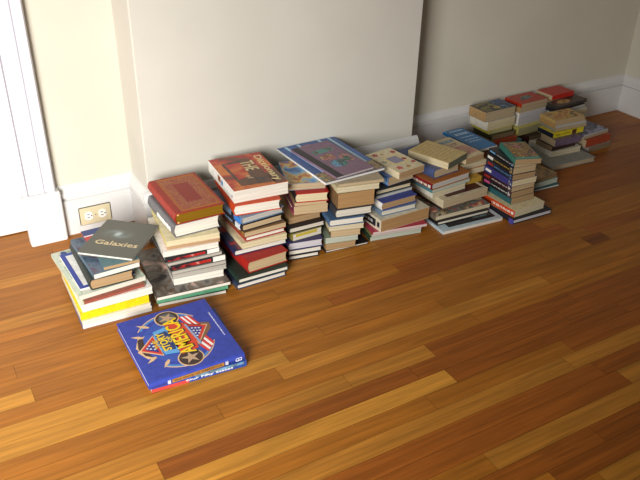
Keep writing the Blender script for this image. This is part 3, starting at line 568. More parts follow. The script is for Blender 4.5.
BOOKS = [
 ('A', 0.2793, 1.8608, 0.0, -2.0, 0.2107, 0.27, 0.0207, 'L', 0, 'blue', 'white', None, 'textbook', 'white-paged blue-spined textbook lying on the floor at the foot of the galaxies stack', {}),
 ('A', 0.2794, 1.8562, 0.0211, -1.3, 0.2073, 0.27, 0.0117, 'L', 0, 'cream', 'white2', None, 'paperback_book', 'thin pale book directly under the bright yellow book', {}),
 ('A', 0.2783, 1.8601, 0.0332, -0.8, 0.2064, 0.26, 0.0254, 'F', 0, 'yellow', 'white2', None, 'paperback_book', 'bright yellow book in the lower half of the galaxies stack', {}),
 ('A', 0.2874, 1.8606, 0.059, 0.2, 0.2127, 0.265, 0.0237, 'L', 0, 'white', 'white', None, 'textbook', 'thick white-paged textbook resting on the bright yellow book', {}),
 ('A', 0.2959, 1.8633, 0.0831, 2.5, 0.185, 0.25, 0.0093, 'F', 0, 'green_red', 'green', None, 'magazine', 'thin red and green edged booklet above the thick white textbook', {}),
 ('A', 0.2873, 1.8754, 0.0928, 4.1, 0.2042, 0.28, 0.0149, 'L', 0, 'mint', 'white2', 'dogs', 'picture_book', 'large pale green picture book with a blue figure at its corner under the blue folder', {}),
 ('A', 0.2976, 1.9008, 0.1081, 2.6, 0.1691, 0.222, 0.0057, 'L', 0, 'blue_frame', 'white', 'frame', 'booklet', 'thin white booklet with a broad blue border under the dark green hardback', {}),
 ('A', 0.3255, 1.8776, 0.1141, -0.5, 0.1291, 0.245, 0.036, 'L', 1, 'darkgreen', 'tan', None, 'hardcover_book', 'thick dark green hardback with a rounded spine and brown page edges', {}),
 ('A', 0.3373, 1.8757, 0.1505, 2.7, 0.1387, 0.235, 0.016, 'L', 0, 'bluegrey', 'white', 'photo:navy,bluegrey,plum,navy', 'paperback_book', 'white-paged book with a blue and purple cover on top of the dark green hardback', {}),
 ('A', 0.3693, 1.8841, 0.1669, -1.8, 0.1079, 0.14, 0.011, 'L', 0, 'teal_tan', 'tan', None, 'paperback_book', 'small tan book sticking out under the near edge of the galaxies book', {}),
 ('A', 0.3203, 1.9912, 0.1783, -40.8, 0.1775, 0.212, 0.0091, 'L', 1, 'slate', 'white', 'galaxy', 'hardcover_book', 'grey book titled Galaxies with a spiral galaxy on its cover', {}),
 ('B', 0.5131, 1.865, 0.0, -7.7, 0.218, 0.27, 0.0114, 'L', 0, 'darkgreen', 'white', None, 'textbook', 'white-paged book with a dark cover at the very bottom of the red gilt stack', {}),
 ('B', 0.5112, 1.8654, 0.0118, -6.3, 0.228, 0.27, 0.0113, 'F', 0, 'seagreen', 'white2', None, 'textbook', 'thin sea green book second from the floor under the red gilt stack', {}),
 ('B', 0.5111, 1.8648, 0.0235, -5.4, 0.238, 0.3, 0.0113, 'L', 0, 'photo_dark', 'white', 'photo:char,greydk,umber,greydk,pinkw', 'picture_book', 'large picture book with a murky brown cover jutting out beside the galaxies stack', {}),
 ('B', 0.5826, 1.9051, 0.0352, -7.5, 0.1623, 0.22, 0.0236, 'L', 0, 'white', 'white', None, 'paperback_book', 'bright white-paged paperback on the large murky brown picture book', {}),
 ('B', 0.5794, 1.9034, 0.0591, -5.9, 0.1757, 0.24, 0.0165, 'L', 0, 'grey', 'greypg', None, 'paperback_book', 'grey-paged book directly on the bright white-paged paperback', {}),
 ('B', 0.5782, 1.9033, 0.0761, -4.7, 0.1778, 0.24, 0.0127, 'L', 0, 'greydk', 'greypg', None, 'paperback_book', 'grey-paged book just below the lower black library book', {}),
 ('B', 0.5749, 1.9064, 0.0891, -4.0, 0.183, 0.235, 0.0193, 'F', 1, 'black', 'white', 'spinered', 'hardcover_book', 'lower black library book with red spine art and a white spine label', {}),
 ('B', 0.5689, 1.9075, 0.1088, -3.1, 0.1778, 0.24, 0.0096, 'L', 0, 'grey', 'greypg', None, 'magazine', 'thin grey booklet between the two black library books', {}),
 ('B', 0.5634, 1.9123, 0.1188, -3.1, 0.1789, 0.235, 0.0161, 'F', 1, 'black', 'white', 'spinered', 'hardcover_book', 'upper black library book with red spine art and a white spine label', {}),
 ('B', 0.5622, 1.9229, 0.1353, -6.9, 0.1775, 0.24, 0.0175, 'L', 0, 'white', 'white', None, 'textbook', 'white book resting on the upper black library book', {}),
 ('B', 0.5779, 1.9308, 0.1532, -8.8, 0.169, 0.235, 0.0116, 'L', 0, 'pinkw', 'tan', None, 'paperback_book', 'thin book with brownish pages and a pink-tipped edge in the red gilt stack', {}),
 ('B', 0.5772, 1.9304, 0.1652, -7.7, 0.1709, 0.24, 0.018, 'L', 0, 'cream', 'cream', None, 'paperback_book', 'cream book with a pale yellow spine in the upper part of the red gilt stack', {'spinec': 'paleyellow'}),
 ('B', 0.611, 1.9375, 0.1836, 1.0, 0.1526, 0.235, 0.0453, 'L', 1, 'greyspine', 'white', 'spinetext', 'hardcover_book', 'thick grey-spined hardback with white spine lettering under the red gilt book', {}),
 ('B', 0.6191, 1.9367, 0.2293, 0.0, 0.1616, 0.262, 0.0374, 'L', 1, 'red', 'gold', 'ornate', 'hardcover_book', 'large red gilt-stamped hardback with gold page edges', {}),
 ('C', 0.768, 1.8353, 0.0, 0.6, 0.1794, 0.25, 0.0187, 'L', 1, 'slateblue', 'white', None, 'hardcover_book', 'dark blue covered book on the floor under the dictionary stack', {}),
 ('C', 0.7744, 1.8377, 0.0191, -0.3, 0.1823, 0.29, 0.0178, 'L', 1, 'deepgreen', 'white', None, 'hardcover_book', 'dark green hardback under the thick red book', {}),
 ('C', 0.8181, 1.8539, 0.0372, 3.4, 0.1489, 0.2, 0.0425, 'L', 1, 'red2', 'tan2', None, 'hardcover_book', 'thick red hardback with tan pages low in the dictionary stack', {}),
 ('C', 0.795, 1.9077, 0.0801, -1.5, 0.1896, 0.25, 0.0207, 'L', 1, 'indigo', 'white', 'photo:indigo,navy,crimson', 'hardcover_book', 'white-paged hardback with a dark indigo cover above the thick red book', {}),
 ('C', 0.8216, 1.9056, 0.1012, -2.0, 0.1609, 0.22, 0.0198, 'L', 0, 'cream', 'cream', None, 'paperback_book', 'cream paperback resting on the dark indigo hardback', {}),
 ('C', 0.8376, 1.9116, 0.1214, 0.3, 0.1458, 0.2, 0.0174, 'L', 1, 'crimson', 'white', None, 'hardcover_book', 'slim white-paged hardback with crimson boards in mid dictionary stack', {}),
 ('C', 0.833, 1.9117, 0.1392, 0.8, 0.1532, 0.21, 0.0173, 'L', 0, 'brownedge', 'tan2', 'spineblob', 'paperback_book', 'tan-paged book with a bright patterned spine above the crimson hardback', {}),
 ('C', 0.8311, 1.9193, 0.1568, 3.5, 0.1511, 0.22, 0.0246, 'L', 1, 'black2', 'tan2', 'spinelabel', 'hardcover_book', 'black hardback with a pale square spine label and tan pages', {}),
 ('C', 0.8314, 1.9227, 0.1819, 5.0, 0.159, 0.23, 0.0236, 'L', 1, 'bluegrey2', 'greyw', 'spinebands', 'hardcover_book', 'grey-spined book with blue corner just under the orange-red hardback', {}),
 ('C', 0.8169, 1.9447, 0.2059, -8.3, 0.1583, 0.235, 0.0374, 'L', 1, 'orangered', 'white', None, 'hardcover_book', 'orange-red hardback directly under the big dictionary', {}),
 ('C', 0.8235, 1.9591, 0.2437, -4.2, 0.189, 0.265, 0.0441, 'L', 0, 'orangedict', 'white', 'dictionary', 'dictionary', 'thick orange-brown dictionary with white spine on top of its stack', {'spinec': 'white'}),
 ('D', 0.9968, 1.9148, 0.0, -9.2, 0.1128, 0.24, 0.0178, 'L', 1, 'blackblue', 'white', None, 'hardcover_book', 'white-paged book on the floor under the illustrated map book stack', {}),
 ('D', 0.9974, 1.9159, 0.0182, -9.9, 0.1223, 0.24, 0.0209, 'L', 1, 'black', 'white', None, 'hardcover_book', 'black-bound book second from the floor under the map book', {}),
 ('D', 0.9968, 1.9147, 0.0396, -10.5, 0.125, 0.24, 0.0303, 'L', 1, 'purple', 'lavw', None, 'hardcover_book', 'thick purple-covered hardback with pale pages under the map book', {}),
 ('D', 1.0161, 1.9202, 0.0703, 1.3, 0.1131, 0.21, 0.0261, 'L', 0, 'olive', 'white2', None, 'paperback_book', 'book with an olive yellow front edge on the thick purple hardback', {'F': 'olivew'}),
 ('D', 1.0074, 1.9285, 0.0968, -1.0, 0.138, 0.22, 0.0211, 'L', 1, 'black', 'white2', None, 'hardcover_book', 'black-covered white-paged book above the olive yellow edged one', {}),
 ('D', 1.0192, 1.9554, 0.1183, -0.8, 0.122, 0.21, 0.0219, 'L', 0, 'tanc', 'tan', None, 'paperback_book', 'tan-paged paperback beneath the pink-edged one', {}),
 ('D', 1.0451, 1.9692, 0.1406, -14.0, 0.122, 0.19, 0.0335, 'L', 0, 'pinkdark', 'tan2', 'spinepink', 'paperback_book', 'thick pink and dark spined paperback with tan pages', {}),
 ('D', 1.0484, 1.9696, 0.1745, -16.0, 0.113, 0.15, 0.0131, 'L', 0, 'tanc', 'tan2', None, 'paperback_book', 'slim tan paperback squeezed beneath the red hardback', {}),
 ('D', 1.0509, 1.9641, 0.188, -17.0, 0.115, 0.13, 0.0344, 'L', 1, 'red3', 'cream', None, 'hardcover_book', 'red hardback with cream pages and a dark spine below the map book', {'spinec': 'darkspine'}),
 ('D', 1.035, 2.0003, 0.2228, -18.0, 0.135, 0.19, 0.0245, 'L', 0, 'mapblue', 'tan3', 'photo:deepblue,skyblue,mapyellow,brick,deepblue', 'picture_book', 'illustrated book with blue and yellow map-like cover beside the dictionary', {}),
 ('E', 1.1357, 1.9012, 0.0, -5.3, 0.1692, 0.24, 0.0074, 'L', 1, 'black', 'white', None, 'hardcover_book', 'thin black-covered book on the floor under the mauve comic stack', {}),
 ('E', 1.1385, 1.9036, 0.0078, -11.4, 0.111, 0.22, 0.0246, 'L', 0, 'tanc', 'tan', None, 'paperback_book', 'tan-paged paperback on the thin black-covered book', {}),
 ('E', 1.1378, 1.9062, 0.0328, -11.9, 0.1211, 0.24, 0.0235, 'L', 0, 'sage', 'greenw', None, 'paperback_book', 'grey-green paged book third from the floor beneath the mauve comic', {}),
 ('E', 1.1552, 1.9024, 0.0567, -15.1, 0.1083, 0.22, 0.0242, 'L', 0, 'darktan', 'tan2', None, 'paperback_book', 'tan paperback with a dark spine under the slim cream book', {}),
 ('E', 1.1505, 1.904, 0.0813, -14.8, 0.125, 0.23, 0.0183, 'L', 0, 'cream', 'cream2', None, 'paperback_book', 'slim cream-edged book under the steel blue hardback', {}),
 ('E', 1.1496, 1.902, 0.1, -12.4, 0.1291, 0.25, 0.0261, 'L', 1, 'steelblue', 'white', None, 'hardcover_book', 'steel blue hardback with white pages jutting left', {}),
 ('E', 1.1755, 1.9036, 0.1266, -10.9, 0.1367, 0.23, 0.0322, 'L', 1, 'darkgrey', 'white2', None, 'hardcover_book', 'white-paged dark hardback above the steel blue one', {}),
 ('E', 1.1847, 1.9092, 0.1592, -11.1, 0.135, 0.21, 0.0567, 'L', 0, 'brownpb', 'tan4', None, 'paperback_book', 'very thick brown-paged paperback in the middle of the mauve comic stack', {}),
 ('E', 1.1842, 1.9158, 0.2163, -12.3, 0.1544, 0.23, 0.0198, 'L', 0, 'cream', 'cream2', None, 'paperback_book', 'cream-edged paperback on the very thick brown-paged one', {}),
 ('E', 1.1926, 1.9186, 0.2365, -12.0, 0.165, 0.245, 0.011, 'L', 0, 'speckle', 'tan3', None, 'paperback_book', 'pale speckle-edged book just beneath the large blue picture book', {}),
 ('X', 1.1475, 1.9324, 0.2479, 2.5, 0.2487, 0.337, 0.009, 'L', 0, 'blueart', 'white', 'bluebook', 'picture_book', 'large flat blue and white striped picture book spanning two stacks', {'spinec': 'white'}),
 ('X', 1.1928, 1.9347, 0.2573, 5.5, 0.1643, 0.286, 0.0091, 'L', 1, 'mauve', 'greyw', 'comic', 'picture_book', 'mauve comic book with a black spine lying on the blue picture book', {}),
 ('F', 1.3182, 1.8952, 0.0, -9.5, 0.2063, 0.22, 0.0176, 'L', 0, 'darkgreen2', 'greenw', None, 'paperback_book', 'dark green spined book on the floor under the floral paperback stack', {}),
 ('F', 1.3222, 1.8931, 0.018, -9.9, 0.2008, 0.22, 0.0108, 'L', 0, 'olive2', 'greyw', None, 'paperback_book', 'thin olive spined book second from the floor under the floral stack', {}),
 ('F', 1.3236, 1.8866, 0.0292, -10.0, 0.2165, 0.225, 0.0116, 'L', 0, 'magenta', 'pinkw2', None, 'paperback_book', 'thin crimson-edged book below the fat tan paperback', {}),
 ('F', 1.3468, 1.8735, 0.0412, 1.8, 0.2192, 0.235, 0.047, 'L', 0, 'tanwhite', 'tan4', 'spinedark', 'paperback_book', 'fat tan-paged paperback with a dark spine panel on the crimson-edged book', {}),
 ('F', 1.3631, 1.8989, 0.0886, -2.0, 0.1526, 0.2, 0.022, 'L', 1, 'bluegrey2', 'white2', None, 'hardcover_book', 'white-paged hardback under the royal blue covered one', {}),
 ('F', 1.3657, 1.9, 0.111, 1.3, 0.1549, 0.2, 0.0307, 'L', 1, 'royal', 'tan', None, 'hardcover_book', 'royal blue covered hardback with a white spine and tan pages', {'spinec': 'white'}),
 ('F', 1.3614, 1.9356, 0.1421, 2.1, 0.1633, 0.2, 0.0113, 'L', 0, 'greyblue', 'greyw', None, 'paperback_book', 'thin grey-blue paperback between royal blue and black hardbacks', {}),
 ('F', 1.3643, 1.9412, 0.1537, 0.7, 0.1581, 0.2, 0.0192, 'L', 1, 'black', 'cream2', None, 'hardcover_book', 'slim black hardback below the blue-spined tan paperback', {}),
 ('F', 1.4232, 1.9535, 0.1734, 6.7, 0.1228, 0.18, 0.0337, 'L', 0, 'bluewhite', 'tan2', 'spinepatch', 'paperback_book', 'tan-paged paperback with a blue and white spine under the floral one', {}),
 ('F', 1.4472, 1.9227, 0.2075, 7.5, 0.1248, 0.192, 0.0261, 'L', 0, 'floral', 'tan', 'floral', 'paperback_book', 'cream paperback with red flowers round a lavender title panel', {}),
 ('G', 1.584, 1.8096, 0.0, -3.8, 0.2732, 0.2, 0.0127, 'L', 0, 'palecover', 'white', 'coverpanel:black', 'picture_book', 'pale blue and black picture book lying on the floor in front of the mixed stack', {}),
 ('G', 1.5898, 1.8554, 0.0131, -2.7, 0.2431, 0.17, 0.0154, 'L', 1, 'black', 'white2', None, 'hardcover_book', 'black slim hardback on the pale blue and black picture book', {}),
 ('G', 1.5907, 1.8681, 0.0289, -2.3, 0.2547, 0.15, 0.017, 'L', 0, 'comicc', 'cream2', 'photo:char,beige,umber,greyteal,crimson,beige', 'paperback_book', 'comic-covered paperback under the maroon-panelled book', {}),
 ('G', 1.6423, 1.9012, 0.0463, 3.8, 0.2167, 0.17, 0.0077, 'L', 0, 'darkbrown', 'darktanpg', None, 'paperback_book', 'thin dark brown book under the maroon-panelled book', {}),
 ('G', 1.6445, 1.8974, 0.0544, 2.0, 0.2248, 0.17, 0.0324, 'L', 0, 'creampb', 'tan3', 'coverpanel:maroon', 'paperback_book', 'cream book with a dark maroon front panel', {}),
 ('G', 1.6174, 1.932, 0.0872, 3.9, 0.168, 0.2, 0.0237, 'L', 0, 'whitec', 'cream2', None, 'paperback_book', 'white-spined paperback above the maroon-panelled book', {}),
 ('G', 1.6112, 1.9294, 0.1112, 4.5, 0.195, 0.2, 0.0151, 'L', 0, 'tealc', 'greenw', None, 'paperback_book', 'slim teal-edged book beneath the red-spined hardback', {}),
 ('G', 1.6053, 1.924, 0.1267, 6.0, 0.2, 0.21, 0.0274, 'L', 1, 'orangebrown', 'greyw', 'spinered2', 'hardcover_book', 'orange-brown topped hardback with a dark red lettered spine', {'spinec': 'darkred'}),
 ('G', 1.6344, 1.9543, 0.1545, 7.0, 0.1357, 0.219, 0.0373, 'L', 1, 'faded_blue', 'tan3', None, 'hardcover_book', 'thick faded blue cloth hardback under the old tan book', {}),
 ('G', 1.6794, 1.9334, 0.1922, 20.0, 0.1343, 0.182, 0.027, 'F', 0, 'oldtan', 'cream', 'tantext', 'paperback_book', 'old yellowed tan book with faded lettering, open page edge facing left', {'spinec': 'grgrey'}),
 ('G2', 1.7866, 1.964, 0.0875, 1.1, 0.1, 0.2, 0.0199, 'L', 0, 'mustard', 'mustard', None, 'paperback_book', 'mustard yellow edged paperback behind the orange-brown hardback', {}),
 ('G2', 1.8039, 2.0011, 0.1078, -0.7, 0.1371, 0.2, 0.0234, 'L', 0, 'orangec', 'cream2', None, 'paperback_book', 'orange-covered paperback in the back part of the mixed stack', {}),
 ('G2', 1.8162, 2.002, 0.1317, 3.1, 0.1236, 0.19, 0.0198, 'L', 0, 'cream', 'cream2', None, 'paperback_book', 'cream paperback under the beige story book', {}),
 ('G2', 1.954, 2.0786, 0.1519, 2.2, 0.1052, 0.2226, 0.0115, 'L', 0, 'bluecov', 'white', 'bluetext', 'picture_book', 'bright blue picture book with white lettering behind the beige paperback', {}),
 ('G2', 1.8129, 1.988, 0.1638, 5.9, 0.1, 0.1975, 0.0255, 'L', 0, 'beige', 'tan', 'beigecover', 'paperback_book', 'beige paperback with blue title lettering beside the old tan book', {}),
 ('H', 1.8698, 1.7473, 0.0, -1.1, 0.1966, 0.1555, 0.0191, 'L', 1, 'blackblue', 'lavw', 'spinecorner', 'hardcover_book', 'black hardback with a violet spine corner on the floor under the dark paperbacks', {}),
 ('H', 1.8832, 1.7618, 0.0195, 1.9, 0.159, 0.19, 0.0285, 'L', 0, 'cream', 'cream2', 'spinered2', 'paperback_book', 'cream-paged book with an orange-red spine under the dark paperbacks', {'spinec': 'orangered'}),
 ('H', 1.9045, 1.8089, 0.0484, -1.4, 0.1147, 0.168, 0.026, 'L', 0, 'tealdark', 'tan', None, 'paperback_book', 'teal and black paperback lowest of the dark paperback tower', {'spinec': 'tealdark'}),
 ('H', 1.8997, 1.8094, 0.0748, -1.2, 0.1154, 0.168, 0.0257, 'L', 0, 'black', 'tan', 'spineart:white,pink', 'paperback_book', 'black paperback with pink and white spine marks, second in the dark tower', {}),
 ('H', 1.8976, 1.8105, 0.1009, -1.1, 0.1162, 0.168, 0.0212, 'L', 0, 'blackred', 'tan2', 'spineart:white,crimson', 'paperback_book', 'black and red paperback third from the base of the dark tower', {}),
 ('H', 1.897, 1.8117, 0.1225, -2.7, 0.1204, 0.168, 0.0253, 'L', 0, 'violetdark', 'cream', 'spineart:violet,white', 'paperback_book', 'violet-spined paperback halfway up the dark tower', {}),
 ('H', 1.897, 1.8145, 0.1481, -5.8, 0.1075, 0.168, 0.0234, 'L', 0, 'navydark', 'tan', 'spineart:skyblue,crimson', 'paperback_book', 'navy paperback just above the violet-spined one', {}),
 ('H', 1.8973, 1.8173, 0.1719, -5.1, 0.1082, 0.168, 0.0273, 'L', 0, 'black', 'tan2', 'spineart:gold,white', 'paperback_book', 'black paperback with gold spine lettering near the top of the dark tower', {}),
 ('H', 1.8991, 1.8171, 0.1996, -7.3, 0.1, 0.168, 0.0148, 'L', 0, 'black2', 'tan2', 'spineart:white,skyblue', 'paperback_book', 'thin black paperback just under the green one topping the tower', {}),
 ('H', 1.8991, 1.8161, 0.2148, -21.4, 0.1033, 0.165, 0.0204, 'L', 0, 'tealgreen', 'tan', 'scifi', 'paperback_book', 'teal-green paperback with a crowded scene on its cover topping the dark tower', {}),
 ('L', 2.1377, 1.915, 0.0, -2.1, 0.1394, 0.16, 0.0101, 'L', 1, 'tealdark', 'white', None, 'hardcover_book', 'thin teal-edged book on the floor behind the dark paperback tower', {}),
 ('L', 2.1457, 1.9246, 0.0105, 1.3, 0.1339, 0.15, 0.0211, 'L', 0, 'sage', 'greenw', None, 'paperback_book', 'pale green-paged book on the thin teal-edged one', {}),
 ('L', 2.151, 1.9293, 0.032, 5.0, 0.1364, 0.15, 0.0146, 'L', 0, 'brownpb', 'brownpg', 'photo:umber,tanc,char', 'paperback_book', 'brown-covered paperback low behind the dark tower', {}),
 ('I', 2.2552, 2.2729, 0.0, -0.4, 0.14, 0.12, 0.058, 'F', 0, 'tealgrey', 'cream2', None, 'paperback_book', 'teal-spined book at the base of the red-topped row by the wall', {}),
 ('I', 2.2208, 2.266, 0.0584, 0.5, 0.135, 0.12, 0.0222, 'F', 0, 'brick', 'tan3', None, 'paperback_book', 'brick red spined book near the base by the wall', {}),
 ('I', 2.2143, 2.2799, 0.081, 2.0, 0.14, 0.12, 0.0212, 'L', 0, 'darkolive', 'darktanpg', None, 'paperback_book', 'dark olive book above the brick red spined one', {}),
 ('I', 2.2128, 2.2993, 0.1026, 1.4, 0.14, 0.12, 0.0173, 'L', 0, 'limey', 'paleolive', None, 'paperback_book', 'yellow-green edged book below the white-paged one by the wall', {}),
 ('I', 2.2003, 2.3019, 0.1202, 3.0, 0.172, 0.115, 0.041, 'L', 0, 'whitec', 'cream', None, 'paperback_book', 'thick white-paged book under the dark blue covered one by the wall', {}),
 ('I', 2.1879, 2.3092, 0.1616, 2.6, 0.182, 0.108, 0.0451, 'L', 0, 'nightblue', 'tan3', 'nightcover', 'paperback_book', 'thick paperback with a dark blue night-sky cover by the wall', {'spinec': 'tanc'}),
 ('R', 2.4352, 2.2678, 0.0, 4.0, 0.17, 0.11, 0.062, 'L', 0, 'darkbrown', 'darktanpg', None, 'paperback_book', 'dark brown book at the floor beneath the glossy red covered row', {}),
 ('R', 2.3892, 2.2972, 0.0624, 4.0, 0.19, 0.105, 0.0364, 'L', 0, 'paleyellow', 'paleolive', None, 'paperback_book', 'pale yellow book beneath the white-paged one in the red-topped row', {}),
 ('R', 2.407, 2.3237, 0.0992, 4.0, 0.2, 0.105, 0.061, 'L', 0, 'white', 'lavw', None, 'paperback_book', 'thick white-paged book in the red-topped row by the wall', {}),
 ('R', 2.4128, 2.3278, 0.1605, 3.0, 0.33, 0.1, 0.026, 'L', 0, 'tanc', 'tan3', None, 'paperback_book', 'tan-paged book directly beneath the glossy red one', {}),
 ('R', 2.4157, 2.3267, 0.1869, 3.0, 0.17, 0.108, 0.0162, 'L', 0, 'redgloss', 'tan3', 'redcover', 'paperback_book', 'glossy red paperback with a curled corner against the wall', {}),
 ('S', 2.648, 2.2697, 0.0, 3.1, 0.17, 0.078, 0.072, 'L', 0, 'cream', 'cream2', None, 'paperback_book', 'cream-paged book on the floor behind the tan comics', {}),
 ('S', 2.5865, 2.2492, 0.0724, 3.2, 0.189, 0.078, 0.0447, 'L', 0, 'tanc', 'tan3', None, 'paperback_book', 'tan-paged book mid-way up behind the tan comics', {}),
 ('S', 2.5928, 2.2508, 0.1175, 1.1, 0.181, 0.078, 0.0344, 'L', 0, 'whitec', 'cream', None, 'paperback_book', 'white-paged book under the black-edged brown book by the wall', {}),
 ('S', 2.579, 2.2489, 0.1523, 5.2, 0.1883, 0.078, 0.0175, 'L', 0, 'blackblue', 'greyw', None, 'paperback_book', 'black-covered slim book right beneath the dark brown one by the wall', {}),
 ('S', 2.581, 2.2556, 0.1702, 6.5, 0.2096, 0.07, 0.0165, 'F', 0, 'darkbrowngl', 'black', 'browncover', 'paperback_book', 'dark brown paperback with a pale oval on its cover by the wall', {}),
 ('J', 2.3607, 2.0351, 0.0, -3.0, 0.2525, 0.19, 0.0221, 'L', 1, 'greycov', 'tan3', None, 'hardcover_book', 'large grey hardback on the floor under the yellow-spined stack', {}),
 ('J', 2.4226, 2.111, 0.0225, -3.0, 0.175, 0.15, 0.0253, 'L', 0, 'whitec', 'cream2', None, 'paperback_book', 'white paperback on the large grey hardback', {}),
 ('J', 2.4272, 2.1162, 0.0482, 0.4, 0.1476, 0.1, 0.0222, 'F', 0, 'darkbrown', 'darktanpg', None, 'paperback_book', 'dark brown paperback beneath the purple-green spined one', {}),
 ('J', 2.434, 2.1102, 0.0708, -3.3, 0.1531, 0.095, 0.0307, 'F', 0, 'purplegreen', 'tan3', None, 'paperback_book', 'muted purple and green spined paperback below the yellow-spined one', {}),
 ('J', 2.4373, 2.1332, 0.1019, -0.9, 0.1879, 0.095, 0.0238, 'F', 0, 'yellowspine', 'cream2', 'spinebrown', 'paperback_book', 'yellow-spined paperback with a brown spine block', {'L': 'darknavy'}),
 ('J', 2.4579, 2.148, 0.1261, -4.3, 0.1875, 0.1, 0.0143, 'L', 0, 'greycov', 'tan3', None, 'paperback_book', 'grey slim paperback on the yellow-spined one', {}),
 ('J', 2.4528, 2.144, 0.1408, -3.0, 0.1854, 0.1, 0.0151, 'L', 0, 'tanred', 'greyw', None, 'paperback_book', 'slim red-edged tan paperback third from the top of the tan comics', {}),
 ('J', 2.4485, 2.1423, 0.1563, -2.1, 0.1803, 0.1, 0.0122, 'L', 0, 'tanred', 'tan2', None, 'paperback_book', 'slim tan comic second from the top of its stack', {}),
 ('J', 2.4454, 2.14, 0.1689, -1.9, 0.1743, 0.1, 0.0122, 'L', 0, 'comictan', 'tan2', 'tancomic', 'paperback_book', 'tan and red comic paperback topping the yellow-spined stack', {}),
 ('K', 2.6572, 2.1034, 0.0, 3.4, 0.1571, 0.12, 0.025, 'L', 0, 'greyw_c', 'darktanpg', None, 'paperback_book', 'grey paperback on the floor at the far end of the row', {}),
 ('K', 2.6415, 2.1127, 0.0254, 3.0, 0.17, 0.12, 0.0356, 'F', 0, 'rust', 'tan3', None, 'hardcover_book', 'rust red spined book at the far end of the row', {}),
 ('K', 2.6339, 2.1273, 0.0615, 4.5, 0.18, 0.105, 0.0138, 'L', 0, 'cream', 'tan3', None, 'paperback_book', 'thin tan book under the lilac-covered one', {}),
 ('K', 2.6262, 2.122, 0.0756, 4.1, 0.17, 0.11, 0.0107, 'L', 0, 'lilac', 'greyw', 'lilaccover', 'paperback_book', 'slim lilac-blue covered book farthest along the row', {}),
 ('Z', 0.3685, 1.497, 0.0, -4.0, 0.268, 0.275, 0.0195, 'F', 0, 'fiftystates', 'white', 'spinefifty', 'picture_book', 'blue and red Our Fifty States book lying under the America book', {}),
 ('Z', 0.3598, 1.4875, 0.0199, -0.3, 0.2743, 0.2971, 0.022, 'F', 1, 'americablue', 'white', 'america', 'picture_book', 'blue Story of America book with a flag and star emblem on the open floor', {}),
 ('P', 0.3688, 2.0545, 0.1672, 2.0, 0.0744, 0.085, 0.0036, 'L', 0, 'redblue', 'white', 'redblue', 'booklet', 'thin red booklet with a blue band poking out behind the galaxies book by the outlet', {}),
 ('R', 2.6155, 2.3363, 0.1869, 3.0, 0.15, 0.098, 0.022, 'F', 0, 'redgloss2', 'tan3', None, 'paperback_book', 'glossy red paperback with a raised curled corner at the right end of the red pair', {})]
GROUPS = dict(A='books stacked under the galaxies book', B='books stacked under the red gilt hardback', C='books stacked under the dictionary', D='books stacked under the map-covered book',
  E='books stacked under the mauve comic', X='books lying across two stacks', F='books stacked under the floral paperback', G='books in the mixed stack with the old tan book on top', G2='books in the mixed stack with the old tan book on top',
  H='paperbacks in the dark tower', L='books low behind the dark tower', I='books stacked under the night-sky paperback', R='books stacked under the glossy red pair', S='books stacked under the dark brown paperback',
  J='books in the yellow-spined stack', K='books at the far end of the row', Z='books lying on the open floor', P='books stacked under the galaxies book')
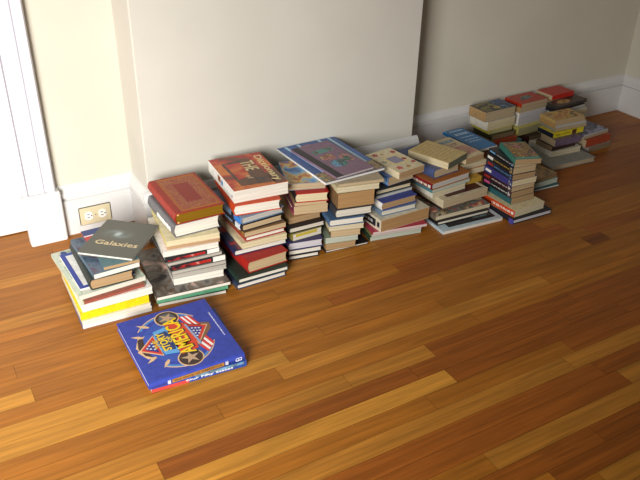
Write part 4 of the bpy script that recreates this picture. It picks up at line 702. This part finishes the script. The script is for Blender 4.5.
for (st, x, y, z, ang, L, dd, t, sp, hard, cov, pg, art, name, label, opts) in BOOKS:
    a = math.radians(ang)
    cx, cy = x+math.cos(a)*L/2-math.sin(a)*dd/2, y+math.sin(a)*L/2+math.cos(a)*dd/2
    root = thing(name, label, 'book', (cx, cy, z), a, GROUPS[st]); root['t'] = t
    P = book_parts(root, L, dd, t, sp, hard, cov, pg, opts)
    if art:
        if art.startswith('spine'): spine_marks(P, root, art, L, dd)
        else: cover_art(root, art, L, dd, t)
    if art == 'spinefifty':  # printed title
        text('spine_lettering', 'Our Fifty States', L*.50, t*.42, (L*.10, -dd/2-.0006, t*.42), Matrix.Rotation(math.pi/2, 4, 'X'), ink('f0f0f4'), root, .0005)
    if 'F' in opts:   # printed band on the near page edge
        bm = bmesh.new(); box(bm, -L*.40, L*.34, -dd/2-.0003, -dd/2+.002, t*.5, t*.9); link('edge_band', bm, ink(PAL[opts['F']]), root)
    if 'L' in opts:
        bm = bmesh.new(); box(bm, -L/2-.0004, -L/2+.002, -dd/2, dd/2, t*.06, t*.94); link('side_band', bm, ink(PAL[opts['L']]), root)
    del root['t']

# ------------------------------------------------------------------ light
W = bpy.data.worlds.new('world'); S.world = W; W.use_nodes = True
nt = W.node_tree; bg = nt.nodes['Background']; bg.inputs['Strength'].default_value = 0.15
# the rest of the room: bright towards its windows at the left and front, dim towards the far right
tc = nt.nodes.new('ShaderNodeTexCoord'); dp = nt.nodes.new('ShaderNodeVectorMath'); dp.operation = 'DOT_PRODUCT'; dp.inputs[1].default_value = (-.75, -.62, .2)
nt.links.new(tc.outputs['Generated'], dp.inputs[0]); cr = nt.nodes.new('ShaderNodeValToRGB'); mr = nt.nodes.new('ShaderNodeMapRange')
mr.inputs['From Min'].default_value = -1; nt.links.new(dp.outputs['Value'], mr.inputs['Value']); nt.links.new(mr.outputs[0], cr.inputs['Fac'])
cr.color_ramp.elements[0].position = .35; cr.color_ramp.elements[0].color = (.16, .14, .115, 1); cr.color_ramp.elements[1].position = .95; cr.color_ramp.elements[1].color = (*(1.0,.97,.92), 1)
nt.links.new(cr.outputs['Color'], bg.inputs['Color'])
def area(name, loc, target, sx, sy, power, col, spread=math.pi):
    l = bpy.data.lights.new(name, 'AREA'); l.shape = 'RECTANGLE'; l.size = sx; l.size_y = sy; l.energy = power; l.color = col; l.spread = spread
    o = bpy.data.objects.new(name, l); COL.objects.link(o); o.location = loc
    o.rotation_euler = (Vector(target)-Vector(loc)).to_track_quat('-Z', 'Y').to_euler(); return o
area('window_light', (-1.1, -.15, 1.08), (-.1, 2.1, .3), 1.1, 1.3, 60, (1.0, .985, .955), 1.8)
v = S.view_settings; v.view_transform = 'Standard'; v.look = 'None'; v.gamma = 1; v.use_curve_mapping = False; v.exposure = 0.0
